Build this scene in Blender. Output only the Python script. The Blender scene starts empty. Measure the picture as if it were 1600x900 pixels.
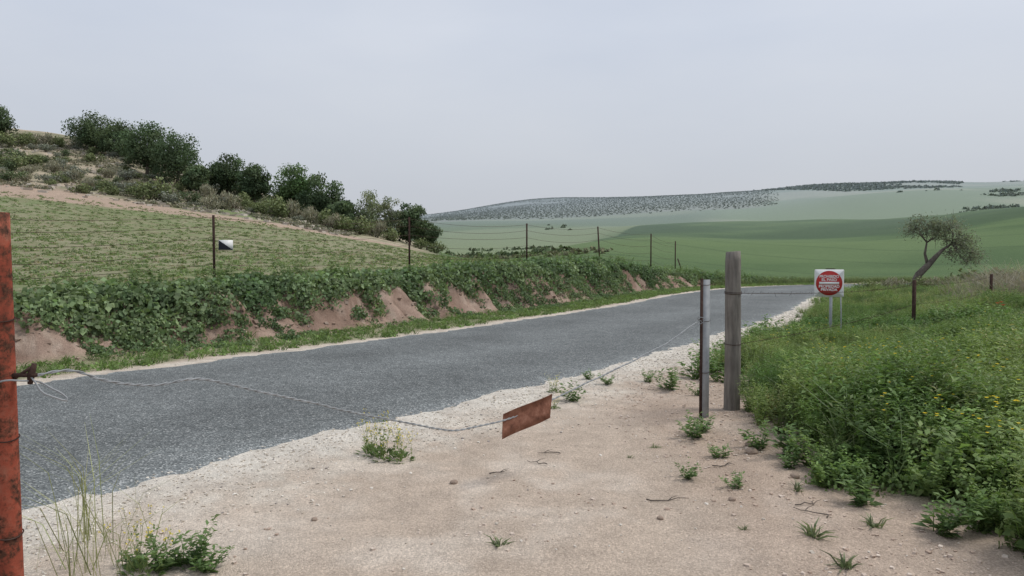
import bpy, math, bmesh
import numpy as np
from mathutils import Vector
rng = np.random.default_rng(7)
R = math.radians
scene = bpy.context.scene
coll = scene.collection

# ------------------------------------------------------------------ noise
def _hash(ix, iy, seed):
    h = (ix.astype(np.int64) * 374761393 + iy.astype(np.int64) * 668265263 + seed * 974711) & 0x7fffffff
    h = ((h ^ (h >> 13)) * 1274126177) & 0x7fffffff
    return ((h ^ (h >> 16)) & 0xffff) / 65535.0
def vnoise(x, y, seed=0):
    x = np.asarray(x, float); y = np.asarray(y, float)
    ix = np.floor(x); iy = np.floor(y)
    fx = x - ix; fy = y - iy
    fx = fx * fx * (3 - 2 * fx); fy = fy * fy * (3 - 2 * fy)
    a = _hash(ix, iy, seed); b = _hash(ix + 1, iy, seed)
    c = _hash(ix, iy + 1, seed); d = _hash(ix + 1, iy + 1, seed)
    return (a * (1 - fx) + b * fx) * (1 - fy) + (c * (1 - fx) + d * fx) * fy
def fbm(x, y, seed=0, o=4):
    s = 0; a = 1; t = 0
    for i in range(o):
        s = s + a * vnoise(x * 2 ** i, y * 2 ** i, seed + i * 17); t += a; a *= .5
    return s / t
def sst(a, b, x):
    t = np.clip((x - a) / (b - a), 0, 1); return t * t * (3 - 2 * t)

# ------------------------------------------------------------------ road centreline
ctrl = np.array([(-27.5, -26), (-16, -9.2), (-5.2, 6.3), (-2.7, 9.8), (-.1, 13.5), (2.75, 18.2), (5.5, 23), (9.4, 31), (13.5, 37),
                 (19, 40.6), (27, 43), (40, 45), (55, 46), (75, 47)], float)
def crspline(P, n):
    out = []
    for i in range(len(P) - 1):
        p0 = P[max(i - 1, 0)]; p1 = P[i]; p2 = P[i + 1]; p3 = P[min(i + 2, len(P) - 1)]
        for t in np.linspace(0, 1, n, endpoint=False):
            out.append(.5 * ((2 * p1) + (-p0 + p2) * t + (2 * p0 - 5 * p1 + 4 * p2 - p3) * t ** 2 + (-p0 + 3 * p1 - 3 * p2 + p3) * t ** 3))
    out.append(P[-1]); return np.array(out)
cl = crspline(ctrl, 24)
seg = np.diff(cl, axis=0); clen = np.r_[0, np.cumsum(np.hypot(seg[:, 0], seg[:, 1]))]
tan = np.gradient(cl, axis=0); tan /= np.linalg.norm(tan, axis=1)[:, None]
nrm = np.c_[-tan[:, 1], tan[:, 0]]
def road_sd(x, y):
    x = np.atleast_1d(np.asarray(x, float)); y = np.atleast_1d(np.asarray(y, float))
    d = np.full(x.shape, 200.0); s = np.zeros(x.shape)
    m = np.where((np.hypot(x, y) < 95))[0]
    for c in range(0, len(m), 20000):
        k = m[c:c + 20000]
        dx = x[k, None] - cl[None, :, 0]; dy = y[k, None] - cl[None, :, 1]
        j = np.argmin(dx * dx + dy * dy, axis=1)
        ddx = x[k] - cl[j, 0]; ddy = y[k] - cl[j, 1]
        d[k] = ddx * nrm[j, 0] + ddy * nrm[j, 1]
        far = np.abs(ddx * tan[j, 0] + ddy * tan[j, 1]) > 2.0
        d[k] = np.where(far, np.sign(d[k]) * np.hypot(ddx, ddy), d[k])
        s[k] = clen[j] + ddx * tan[j, 0] + ddy * tan[j, 1]
    return d, s

# ------------------------------------------------------------------ terrain survey (bearing x depth -> elevation)
Dr = np.array([12, 20, 30, 45, 60, 85, 112, 180, 300, 450, 700, 1000, 1600, 2200, 3000, 4500], float)
Bc = (np.array([-400, 0, 200, 400, 600, 700, 850, 1000, 1200, 1400, 1600, 2000], float) - 800) / 1200
E = np.array([
 [490,490,480,470,460,460,460,460,460,460,460,460],
 [424,424,427,434,436,430,430,430,466,466,466,466],
 [375,384,395,404,410,416,416,420,450,460,460,460],
 [325,345,362,380,398,405,410,425,440,443,443,443],
 [285,303,325,350,385,402,408,420,436,438,436,430],
 [235,255,285,325,370,400,406,412,424,425,412,395],
 [180,205,235,300,358,398,405,403,410,407,385,360],
 [190,225,260,325,372,400,402,388,392,382,348,318],
 [250,290,310,350,378,388,387,368,368,352,320,290],
 [300,330,340,355,368,370,368,352,348,339,326,310],
 [330,345,348,350,355,355,353,354,352,347,330,300],
 [345,348,350,350,349,348,347,340,330,306,302,288],
 [345,345,345,345,344,340,332,322,310,298,290,275],
 [350,350,350,350,345,337,321,309,297,285,284,282],
 [350,350,350,350,342,332,311,310,303,292,292,290],
 [365,365,365,365,365,360,350,345,340,335,330,330]], float)
E = (400 - E) / 1200
def herm(xk, yk, xq):
    g = np.gradient(yk, xk, axis=0)
    i = np.clip(np.searchsorted(xk, xq) - 1, 0, len(xk) - 2)
    h = (xk[i + 1] - xk[i])[:, None]; t = ((xq - xk[i])[:, None] / h)
    return ((2*t**3-3*t**2+1)*yk[i] + (t**3-2*t**2+t)*h*g[i] + (-2*t**3+3*t**2)*yk[i+1] + (t**3-t**2)*h*g[i+1])
lnq = np.linspace(np.log(12), np.log(4500), 400); bq = np.linspace(-1, 1, 300)
Ef = herm(np.log(Dr), E, lnq)
Ef = herm(Bc, Ef.T, bq).T
def far_z(x, y):
    D = np.clip(y, 12, 4499)
    b = np.clip(x / np.maximum(y, 8), -.999, .999)
    u = (np.log(D) - lnq[0]) / (lnq[1] - lnq[0]); v = (b - bq[0]) / (bq[1] - bq[0])
    i = np.clip(u.astype(int), 0, 398); j = np.clip(v.astype(int), 0, 298); fu = u - i; fv = v - j
    e = (Ef[i, j] * (1 - fv) + Ef[i, j + 1] * fv) * (1 - fu) + (Ef[i + 1, j] * (1 - fv) + Ef[i + 1, j + 1] * fv) * fu
    return 1.6 + e * D
def height(x, y, full=False):
    x = np.atleast_1d(np.asarray(x, float)); y = np.atleast_1d(np.asarray(y, float))
    d, s = road_sd(x, y)
    foot = 4.35 + .3 * (vnoise(s * .55, s * 0, 3) - .5) + .35 * (vnoise(s * 2.6, s * 0, 4) - .5)
    w = sst(0, 1, (d - foot) / (1.30 + .4 * (vnoise(s * .8, s * 0, 9) - .5)))
    T = far_z(x, y)
    nz = .05 * (fbm(x * .5, y * .5, 5) - .5) + .035 * (fbm(x * 2.1, y * 2.1, 6) - .5)
    rough = 0.9 * (fbm(x * .18, y * .18, 8) - .5) * sst(62, 75, y) * (1 - sst(115, 160, y)) * (1 - sst(-.3, -.15, x / np.maximum(y, 1)))
    big = np.minimum(y * .010, 22) * (fbm(x / (70 + y * .16), y / (90 + y * .25), 11, 3) - .5) * sst(130, 350, y)
    u_ = (x * .75 - y * .66); v_ = (x * .66 + y * .75)
    swale = 7.0 * (fbm(u_ / 55, v_ / 160, 15, 2) - .5) * sst(75, 170, y) * (1 - sst(420, 560, y)) * sst(-.05, .12, x / np.maximum(y, 1))
    z = w * (T + rough + big + swale)
    z = z + nz * sst(2.75, 3.6, np.abs(d)) * (1 + 2.0 * w * (1 - w) * 4)
    bw = 4 * w * (1 - w)
    z = z + bw * (.16 * (fbm(s * 1.3, d * 1.3, 21) - .5) + .26 * (fbm(s * 4.5, d * 3.5, 22, 4) - .5))
    # loose soil round the gate posts
    z = z + .03 * np.exp(-((x - 2.0) ** 2 + (y - 7.6) ** 2) / .7) + .07 * sst(1.0, 1.9, x) * (fbm(x * 1.4, y * 1.4, 24, 3) - .45) * (1 - sst(9, 12, y)) * sst(2.5, 4, y)
    z = z - .04 * (1 - sst(2.15, 2.45, np.abs(d)))
    return (z, d, s, w) if full else z
def hz(x, y): return float(height(x, y)[0])

# ------------------------------------------------------------------ mesh / material helpers
def mkmesh(name, V, F, col=None, smooth=False):
    V = np.asarray(V, np.float32); F = np.asarray(F, np.int32)
    me = bpy.data.meshes.new(name)
    me.vertices.add(len(V)); me.vertices.foreach_set('co', V.ravel())
    k = F.shape[1]
    me.loops.add(F.size); me.loops.foreach_set('vertex_index', F.ravel())
    me.polygons.add(len(F)); me.polygons.foreach_set('loop_start', np.arange(0, F.size, k, dtype=np.int32))
    try: me.polygons.foreach_set('loop_total', np.full(len(F), k, np.int32))
    except Exception: pass
    if smooth: me.polygons.foreach_set('use_smooth', np.ones(len(F), bool))
    if col is not None:
        a = me.color_attributes.new('Col', 'FLOAT_COLOR', 'POINT')
        c = np.ones((len(V), 4), np.float32); c[:, :3] = col
        a.data.foreach_set('color', c.ravel())
    me.update(); me.validate()
    return me
def add(name, me, mat=None, loc=(0, 0, 0), parent=None, **props):
    o = bpy.data.objects.new(name, me)
    coll.objects.link(o); o.location = loc
    if mat is not None and me is not None:
        me.materials.clear(); me.materials.append(mat)
    if parent is not None: o.parent = parent
    for k, v in props.items(): o[k] = v
    return o
def empty(name, loc, **props):
    o = bpy.data.objects.new(name, None); o.empty_display_size = .2
    coll.objects.link(o); o.location = loc
    for k, v in props.items(): o[k] = v
    return o
class NT:
    def __init__(s, name):
        s.m = bpy.data.materials.new(name); s.m.use_nodes = True
        s.t = s.m.node_tree; s.t.nodes.clear()
        s.out = s.t.nodes.new('ShaderNodeOutputMaterial')
    def n(s, typ, ins=None, **kw):
        nd = s.t.nodes.new(typ)
        for k, v in kw.items(): setattr(nd, k, v)
        if ins:
            for k, v in ins.items():
                if isinstance(v, bpy.types.NodeSocket): s.t.links.new(v, nd.inputs[k])
                else: nd.inputs[k].default_value = v
        return nd
    def co(s): return s.n('ShaderNodeNewGeometry').outputs['Position']
    def oc(s): return s.n('ShaderNodeTexCoord').outputs['Object']
    def noise(s, sc, det=3, v=None, rough=.55):
        return s.n('ShaderNodeTexNoise', {'Vector': v or s.co(), 'Scale': sc, 'Detail': det, 'Roughness': rough}).outputs['Fac']
    def ramp(s, f, stops):
        r = s.n('ShaderNodeValToRGB', {'Fac': f}); e = r.color_ramp.elements
        while len(e) < len(stops): e.new(.5)
        for i, (p, c) in enumerate(stops):
            e[i].position = p; e[i].color = (*c, 1) if not np.isscalar(c) else (c, c, c, 1)
        return r.outputs['Color']
    def mix(s, a, b, f, mode='MIX'):
        m = s.n('ShaderNodeMix', data_type='RGBA', blend_type=mode)
        for i, v in ((0, f), (6, a), (7, b)):
            if isinstance(v, bpy.types.NodeSocket): s.t.links.new(v, m.inputs[i])
            else: m.inputs[i].default_value = v if i == 0 else (*v, 1)
        return m.outputs[2]
    def bsdf(s, col, rough=.9, bump=None, metal=0, spec=.2, dist=.01, strength=1.0, prev=None):
        b = s.n('ShaderNodeBsdfPrincipled', {'Roughness': rough, 'Metallic': metal, 'Specular IOR Level': spec})
        if isinstance(col, bpy.types.NodeSocket): s.t.links.new(col, b.inputs['Base Color'])
        else: b.inputs['Base Color'].default_value = (*col, 1)
        if bump is not None:
            bp = s.n('ShaderNodeBump', {'Height': bump, 'Distance': dist, 'Strength': strength})
            s.t.links.new(bp.outputs[0], b.inputs['Normal'])
        s.t.links.new(b.outputs[0], s.out.inputs[0]); return s.m

def mat_ground():
    t = NT('ground_soil'); c = t.n('ShaderNodeAttribute', attribute_name='Col').outputs['Color']
    n1 = t.ramp(t.noise(5, 7, rough=.65), [(.3, .86), (.7, 1.14)])
    n2 = t.ramp(t.noise(70, 4), [(.3, .82), (.7, 1.18)])
    n3 = t.ramp(t.noise(1.3, 5, rough=.6), [(.3, .92), (.7, 1.08)])
    vo = t.n('ShaderNodeTexVoronoi', {'Vector': t.co(), 'Scale': 110.0})
    peb = t.ramp(vo.outputs['Color'], [(.25, .86), (.6, 1.0), (.9, 1.22)])
    c = t.mix(c, n1, 1, 'MULTIPLY'); c = t.mix(c, n2, 1, 'MULTIPLY'); c = t.mix(c, n3, 1, 'MULTIPLY'); c = t.mix(c, peb, 1, 'MULTIPLY')
    h = t.n('ShaderNodeMath', {0: t.noise(22, 9, rough=.68), 1: t.n('ShaderNodeMath', {0: vo.outputs['Distance'], 1: .25}, operation='MULTIPLY').outputs[0]}, operation='SUBTRACT').outputs[0]
    return t.bsdf(c, .95, h, spec=.1, dist=.028, strength=.85)
def mat_road():
    t = NT('chip_seal_asphalt'); p = t.co()
    vo = t.n('ShaderNodeTexVoronoi', {'Vector': p, 'Scale': 85.0})
    sep = t.n('ShaderNodeSeparateColor', {'Color': vo.outputs['Color']}).outputs[0]
    c = t.ramp(sep, [(0, (.065, .071, .071)), (.5, (.122, .132, .132)), (.85, (.18, .192, .19)), (1, (.36, .365, .355))])
    big = t.ramp(t.noise(.6, 5), [(.3, .84), (.7, 1.16)])
    mid = t.ramp(t.noise(9, 4), [(.3, .84), (.7, 1.16)])
    c = t.mix(c, big, 1, 'MULTIPLY'); c = t.mix(c, mid, 1, 'MULTIPLY')
    a = t.n('ShaderNodeAttribute', attribute_name='Col').outputs['Color']
    c = t.mix(c, a, 1, 'MULTIPLY')
    return t.bsdf(c, .85, vo.outputs['Distance'], spec=.15, dist=.006, strength=.7)
def mat_leaf(name, trans=.3, rough=.6):
    t = NT(name); c = t.n('ShaderNodeAttribute', attribute_name='Col').outputs['Color']
    n = t.ramp(t.noise(3, 3), [(.3, .8), (.7, 1.2)])
    c = t.mix(c, n, 1, 'MULTIPLY')
    b = t.n('ShaderNodeBsdfPrincipled', {'Base Color': c, 'Roughness': rough, 'Specular IOR Level': .25})
    tr = t.n('ShaderNodeBsdfTranslucent', {'Color': t.mix(c, (1.25, 1.3, .85), 1, 'MULTIPLY')})
    m = t.n('ShaderNodeMixShader', {0: trans, 1: b.outputs[0], 2: tr.outputs[0]})
    t.t.links.new(m.outputs[0], t.out.inputs[0]); return t.m
def mat_bark(name, a, b, sc=8):
    t = NT(name); v = t.n('ShaderNodeMapping', {'Vector': t.oc(), 'Scale': (sc, sc, sc * .12)}).outputs[0]
    n = t.noise(2.0, 8, v, .65); n2 = t.ramp(t.noise(3, 4, t.oc()), [(.3, .8), (.7, 1.2)])
    return t.bsdf(t.mix(t.ramp(n, [(.3, a), (.7, b)]), n2, 1, 'MULTIPLY'), .9, n, dist=.02)
def mat_rustpaint():
    t = NT('red_paint_rust'); v = t.oc()
    n = t.noise(14, 9, v, .75); n2 = t.noise(70, 5, v)
    big = t.noise(5, 8, v, .75)
    paint = t.ramp(big, [(.3, (.15, .042, .028)), (.5, (.30, .075, .045)), (.72, (.30, .14, .095))])
    rust = t.ramp(n2, [(.3, (.03, .018, .014)), (.7, (.12, .055, .035))])
    f = t.ramp(n, [(.46, 0.0), (.58, 1.0)])
    return t.bsdf(t.mix(paint, rust, f), .85, n, dist=.004, spec=.1)
def mat_rust(name='rusty_iron', k=1.0, des=0.):
    t = NT(name); v = t.oc(); n = t.noise(14, 8, v, .7)
    def q(r, g, b): m = (r + g + b) / 3; return tuple(k * (a * (1 - des) + m * des) for a in (r, g, b))
    c = t.ramp(n, [(.25, q(.07, .03, .02)), (.5, q(.19, .08, .05)), (.75, q(.30, .16, .11))])
    return t.bsdf(c, .9, n, dist=.003, spec=.1)
def mat_galv(name='galvanised_steel', c0=.25, c1=.37):
    t = NT(name); v = t.oc(); n = t.noise(12, 6, v, .6)
    c = t.ramp(n, [(.3, (c0*.95, c0, c0*1.03)), (.7, (c1*.97, c1, c1*1.02))])
    return t.bsdf(c, .65, n, metal=.05, spec=.25, dist=.001)
def mat_plain(name, c, rough=.5, var=.1):
    t = NT(name); n = t.ramp(t.noise(15, 5, t.oc()), [(.3, 1 - var), (.7, 1 + var)])
    return t.bsdf(t.mix(c, n, 1, 'MULTIPLY'), rough)
M_ground = mat_ground(); M_road = mat_road()
M_leaf = mat_leaf('leaf_green', .33); M_far = mat_leaf('distant_foliage', .15, .9)
M_oak = mat_leaf('oak_foliage', .2, .8)
M_bark = mat_bark('bark', (.07, .06, .05), (.20, .17, .14))
M_wood = mat_bark('weathered_wood', (.11, .10, .088), (.26, .235, .205), 14)
M_rustpaint = mat_rustpaint(); M_rust = mat_rust(); M_rustd = mat_rust('dark_rusty_iron', .38, .45)
M_galv = mat_galv(); M_wire = mat_galv('cable_steel', .22, .36); M_pole = mat_galv('pale_steel', .30, .42); M_thin = mat_rust('fence_wire_rust', .55, .5)
M_white = mat_plain('white_enamel', (.8, .8, .78), .4, .05); M_red = mat_plain('sign_red', (.5, .045, .04), .5, .08)
M_black = mat_plain('black_enamel', (.02, .022, .03), .4, .1)
def mat_stone():
    t = NT('gravel_stone'); c = t.n('ShaderNodeAttribute', attribute_name='Col').outputs['Color']
    n = t.noise(90, 4); c = t.mix(c, t.ramp(n, [(.3, .88), (.7, 1.12)]), 1, 'MULTIPLY')
    return t.bsdf(c, .9, n, dist=.002, spec=.1)
M_stone = mat_stone()

# ------------------------------------------------------------------ ground
na = 560; aa = np.linspace(R(-62), R(62), na)
rr = [1.0]
while rr[-1] < 4600: rr.append(rr[-1] * (1.006 if 12 < rr[-1] < 50 else 1.0095 if rr[-1] > 5 else 1.06))
rr = np.array(rr); nr = len(rr)
A, Rr = np.meshgrid(aa, rr)
X = (Rr * np.sin(A)).ravel(); Y = (Rr * np.cos(A) - 4.0).ravel()
Z, d, s, w = height(X, Y, True)
b = X / np.maximum(Y, 1); PX = 800 + 1200 * b
def C(*a): return np.array(a, float)
def lerp(c1, c2, f): return c1 * (1 - f[:, None]) + c2 * f[:, None]
n_big = fbm(X * .05, Y * .05, 31); n_mid = fbm(X * .35, Y * .35, 32); n_sm = fbm(X * 1.7, Y * 1.7, 33); n_ti = fbm(X * 6, Y * 6, 34)
N = len(X)
dirt = lerp(np.tile(C(.565, .475, .39), (N, 1)), C(.49, .40, .32), sst(.35, .7, n_mid))
dirt = lerp(dirt, C(.64, .56, .475), sst(.5, .75, n_sm) * .6)
dirt = lerp(dirt, C(.37, .27, .205), sst(.8, 1.6, X + (n_sm - .5)) * (1 - sst(12, 16, Y)) * .5)
grav = lerp(np.tile(C(.62, .565, .485), (N, 1)), C(.50, .44, .37), sst(.4, .7, n_ti))
gf = (1 - sst(2.8, 4.3, np.abs(d) + (n_mid - .5) * 1.6 + (n_ti - .5) * 1.2 + (n_sm - .5) * .8))
gf = np.where(d > 0, (1 - sst(2.75, 3.05, d + (n_sm - .5) * .5)) * .7, gf)
near = lerp(dirt, grav, gf)
near = lerp(near, C(.68, .64, .57), (1 - sst(2.8, 3.4, np.abs(d) + (n_sm - .5) * .8)) * (d < 0) * .5)
veg_x = np.interp(Y, [0, 3.9, 4.5, 5.3, 6.9, 8, 9.6, 12], [3.0, 2.7, 2.5, 2.3, 2.3, 2.6, 2.9, 2.9])
vlim = np.interp(Y, [9, 14, 22], [3.75, 3.7, 3.35])
vegm = sst(0, .5, X - veg_x + (n_sm - .5) * .9) * sst(0, .6, -d - vlim)
near = lerp(near, C(.14, .155, .075), vegm * .85)
verge = sst(2.9, 3.3, d + (n_sm - .5) * .6) * (1 - sst(4.3, 4.9, d))
near = lerp(near, C(.19, .20, .10), verge * .75)
bank = lerp(np.tile(C(.36, .26, .205), (N, 1)), C(.25, .17, .13), sst(.35, .65, n_sm))
bank = lerp(bank, C(.46, .37, .30), sst(.52, .75, n_ti) * .7)
bank = lerp(bank, C(.17, .115, .085), sst(.50, .68, fbm(X * 4, Y * 4, 36)) * .65)
near = lerp(near, bank, sst(4.2, 4.6, d))
D = Y
soilf = lerp(np.tile(C(.33, .28, .205), (N, 1)), C(.27, .22, .155), sst(.3, .7, n_mid))
fgreen = lerp(np.tile(C(.18, .23, .10), (N, 1)), C(.145, .195, .08), n_sm)
rows = .5 + .5 * np.sin((X * .55 + Y * .83) * 2 * np.pi / .9)
n_iso = vnoise(X * 3.1, Y * 3.1, 37)
field = lerp(soilf, fgreen, np.clip(.30 + sst(.34, .66, n_sm * .35 + n_iso * .15 + n_mid * .15 + .2 * n_big + .15 * n_ti) * .6 + .05 * rows, 0, 1) * .9)
Df = np.interp(PX, [-100, 200, 400, 600, 700], [58, 58, 59, 64, 70]) + (n_mid - .5) * 2
strip = lerp(np.tile(C(.43, .32, .25), (N, 1)), C(.36, .28, .21), n_sm)
scrub = lerp(np.tile(C(.44, .365, .275), (N, 1)), C(.22, .21, .135), sst(.38, .62, n_mid * .6 + n_sm * .4))
hill = lerp(field, strip, sst(0, 1, D - Df))
hill = lerp(hill, scrub, sst(0, 4, D - Df - np.interp(PX, [0, 300, 500, 650], [9, 5, 2, 1]) + (n_sm - .5) * 4))
gstrip = sst(250, 300, PX) * (1 - sst(520, 600, PX)) * sst(5, 7, D - Df) * (1 - sst(14, 17, D - Df))
hill = lerp(hill, C(.16, .21, .085), gstrip * .8)
wheat = lerp(np.tile(C(.073, .120, .050), (N, 1)), C(.098, .150, .062), sst(.3, .7, n_big))
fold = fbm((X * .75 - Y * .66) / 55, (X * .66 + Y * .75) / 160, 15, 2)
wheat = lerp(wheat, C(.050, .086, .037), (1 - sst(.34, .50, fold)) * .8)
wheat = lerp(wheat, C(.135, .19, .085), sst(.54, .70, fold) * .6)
tram = np.exp(-((((X * .94 + Y * .34) + 6 * fbm(X * .01, Y * .01, 44)) % 24 - 12) / .7) ** 2)
wheat = lerp(wheat, C(.045, .075, .035), tram * .45)
edge = 1 - sst(0, 2, D - 46)
wheat = lerp(wheat, C(.18, .18, .09), edge * .6)
mids = lerp(np.tile(C(.12, .165, .08), (N, 1)), C(.18, .22, .12), sst(.4, .6, vnoise(X / 90, Y / 170, 51)))
farc = lerp(np.tile(C(.11, .155, .08), (N, 1)), C(.18, .215, .12), sst(.45, .6, vnoise(X / 190 + 3, Y / 420, 52)))
rightc = lerp(np.tile(C(.16, .215, .105), (N, 1)), C(.27, .29, .18), sst(.42, .58, fbm(X / 160, Y / 330, 53, 2)))
grove = np.tile(C(.15, .17, .11), (N, 1))
grove = lerp(grove, C(.20, .215, .15), sst(.45, .6, vnoise(X / 170, Y / 330, 58)))
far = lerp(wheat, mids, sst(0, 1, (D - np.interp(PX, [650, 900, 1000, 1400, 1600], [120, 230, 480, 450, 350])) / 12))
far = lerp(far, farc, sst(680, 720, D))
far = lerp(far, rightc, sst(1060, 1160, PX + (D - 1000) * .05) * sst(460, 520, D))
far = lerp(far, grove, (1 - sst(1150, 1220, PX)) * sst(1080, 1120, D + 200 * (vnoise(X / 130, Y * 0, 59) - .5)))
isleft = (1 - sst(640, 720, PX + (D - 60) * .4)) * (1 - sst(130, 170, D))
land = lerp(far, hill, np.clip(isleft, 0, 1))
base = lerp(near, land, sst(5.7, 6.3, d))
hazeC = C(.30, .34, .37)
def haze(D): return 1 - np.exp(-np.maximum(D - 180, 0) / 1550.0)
base = lerp(base, hazeC, haze(D))  # aerial haze painted into the ground colour, paler with distance
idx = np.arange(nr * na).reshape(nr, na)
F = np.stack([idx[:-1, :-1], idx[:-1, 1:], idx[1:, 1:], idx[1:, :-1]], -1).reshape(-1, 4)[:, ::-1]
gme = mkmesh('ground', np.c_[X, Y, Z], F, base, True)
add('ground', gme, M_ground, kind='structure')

# ------------------------------------------------------------------ road
us = np.linspace(-1, 1, 15); V = []; cc = []
cs = np.interp(np.arange(0, clen[-1], .10), clen, np.arange(len(cl)))
ci = np.arange(len(cl))
px_ = np.interp(cs, ci, cl[:, 0]); py_ = np.interp(cs, ci, cl[:, 1]); nx = np.interp(cs, ci, nrm[:, 0]); ny = np.interp(cs, ci, nrm[:, 1])
sl = np.arange(len(cs)) * .10
hw = 2.72
for u in us:
    j = (fbm(sl * 1.6, sl * 0 + (5 if u > 0 else 9), 61) - .5) * .46 + (vnoise(sl * 7, sl * 0 + (1 if u > 0 else 2), 62) - .5) * .20
    off = u * hw + (np.sign(u) * j if abs(u) > .99 else 0)
    zz = .018 + .03 * (1 - u * u) - (.03 if abs(u) > .99 else 0)
    V.append(np.c_[px_ + nx * off, py_ + ny * off, np.full(len(cs), zz)])
    g = 1.04 - .10 * np.cos(abs(u) * 2 * np.pi + math.pi)
    if abs(u) > .99: g = 1.6
    cc.append(np.tile(C(g, g, g), (len(cs), 1)))
V = np.stack(V, 1); cc = np.stack(cc, 1); k, m = V.shape[:2]
idx = np.arange(k * m).reshape(k, m)
F = np.stack([idx[:-1, :-1], idx[1:, :-1], idx[1:, 1:], idx[:-1, 1:]], -1).reshape(-1, 4)
add('road', mkmesh('road', V.reshape(-1, 3), F[:, ::-1], cc.reshape(-1, 3), True), M_road, kind='structure')

# ------------------------------------------------------------------ leaf machinery
def unit(v): return v / np.maximum(np.linalg.norm(v, axis=-1, keepdims=True), 1e-9)
def rdir(n, g=rng): return unit(g.normal(size=(n, 3)))
def leafq(P, Dv, Nv, L, W, fold=.12):
    S = unit(np.cross(Dv, Nv)); Nn = unit(np.cross(S, Dv))
    L = np.broadcast_to(np.asarray(L, float), (len(P),))[:, None]; W = np.broadcast_to(np.asarray(W, float), (len(P),))[:, None]
    m = P + .45 * L * Dv + fold * L * Nn
    return np.stack([P, m + .5 * W * S, P + L * Dv, m - .5 * W * S], 1).reshape(-1, 3)
def blades(P, Dv, L, W, bend=.4, g=rng):
    n = len(P); S = unit(np.cross(Dv, g.normal(size=(n, 3)))); L = np.asarray(L).reshape(-1, 1); W = np.asarray(W).reshape(-1, 1)
    out = unit(Dv * np.array([1, 1, 0]) + 1e-6)
    m = P + Dv * L * .55; t = m + unit(Dv + out * bend * 1.6 - np.array([0, 0, bend * .6])) * L * .45
    q1 = np.stack([P - S * W * .5, P + S * W * .5, m + S * W * .4, m - S * W * .4], 1)
    q2 = np.stack([m - S * W * .4, m + S * W * .4, t + S * W * .06, t - S * W * .06], 1)
    return np.concatenate([q1, q2], 1).reshape(-1, 3)
def tintv(n, c, v, g, per=4):
    k = 1 + v * (g.random((n, 1)) - .5) * 2; hue = 1 + v * .4 * (g.random((n, 3)) - .5)
    return np.repeat(np.array(c)[None] * k * hue, per, 0)
def p_weed(seed, h=.5, ns=7, nl=26, L=.07, W=.032, spread=.5, lc=(1, 1, 1)):
    g = np.random.default_rng(seed); Vs = []; Cs = []
    for i in range(ns):
        a = g.random() * 6.28; lean = g.random() ** .7 * spread; hh = h * (.6 + .5 * g.random())
        d0 = unit(np.array([math.cos(a) * lean, math.sin(a) * lean, 1.0])); base = np.array([math.cos(a), math.sin(a), 0]) * .03
        Vs.append(blades(base[None], d0[None], [hh * .98], [.007], .1, g)); Cs.append(tintv(2, (.8, .9, .7), .1, g))
        t = g.random(nl) ** .75
        P = base + d0 * (t * hh)[:, None] + g.normal(size=(nl, 3)) * .012
        aa_ = g.random(nl) * 6.28; up = -.1 + .7 * g.random(nl)
        Dv = unit(np.c_[np.cos(aa_), np.sin(aa_), up]); Nv = unit(np.c_[g.normal(size=(nl, 2)) * .35, np.ones(nl)])
        sz = (1.15 - .5 * t) * (.7 + .6 * g.random(nl))
        Vs.append(leafq(P, Dv, Nv, L * sz, W * sz))
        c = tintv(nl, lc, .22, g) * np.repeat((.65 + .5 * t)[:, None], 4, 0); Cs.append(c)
    return np.concatenate(Vs), np.concatenate(Cs)
def p_grass(seed, h=.25, n=16, W=.008, spread=.6, r=.05):
    g = np.random.default_rng(seed); a = g.random(n) * 6.28; l = g.random(n) * spread
    Dv = unit(np.c_[np.cos(a) * l, np.sin(a) * l, np.ones(n)]); P = np.c_[g.normal(size=(n, 2)) * r, np.zeros(n)]
    V = blades(P, Dv, h * (.5 + .7 * g.random(n)), W * (.7 + .6 * g.random(n)), .5, g)
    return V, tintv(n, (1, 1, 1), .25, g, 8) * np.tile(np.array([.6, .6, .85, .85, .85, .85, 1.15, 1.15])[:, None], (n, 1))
def p_dome(seed, r=.3, hgt=.25, n=90, L=.08, W=.07, inner=.35):
    g = np.random.default_rng(seed); u = rdir(n, g); u[:, 2] = np.abs(u[:, 2]) - .15
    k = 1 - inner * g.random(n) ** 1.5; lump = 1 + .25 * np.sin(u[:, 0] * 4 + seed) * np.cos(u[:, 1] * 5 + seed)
    P = u * [r, r, hgt] * (k * lump)[:, None]
    Nv = unit(u + g.normal(size=(n, 3)) * .5); Dv = unit(np.cross(Nv, rdir(n, g)) - np.array([0, 0, .4])); sz = .6 + .7 * g.random(n)
    V = leafq(P - Dv * L * .4, Dv, Nv, L * sz, W * sz, .1)
    return V, tintv(n, (1, 1, 1), .25, g) * np.repeat((.55 + .55 * (k - (1 - inner)) / inner)[:, None], 4, 0)
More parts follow.
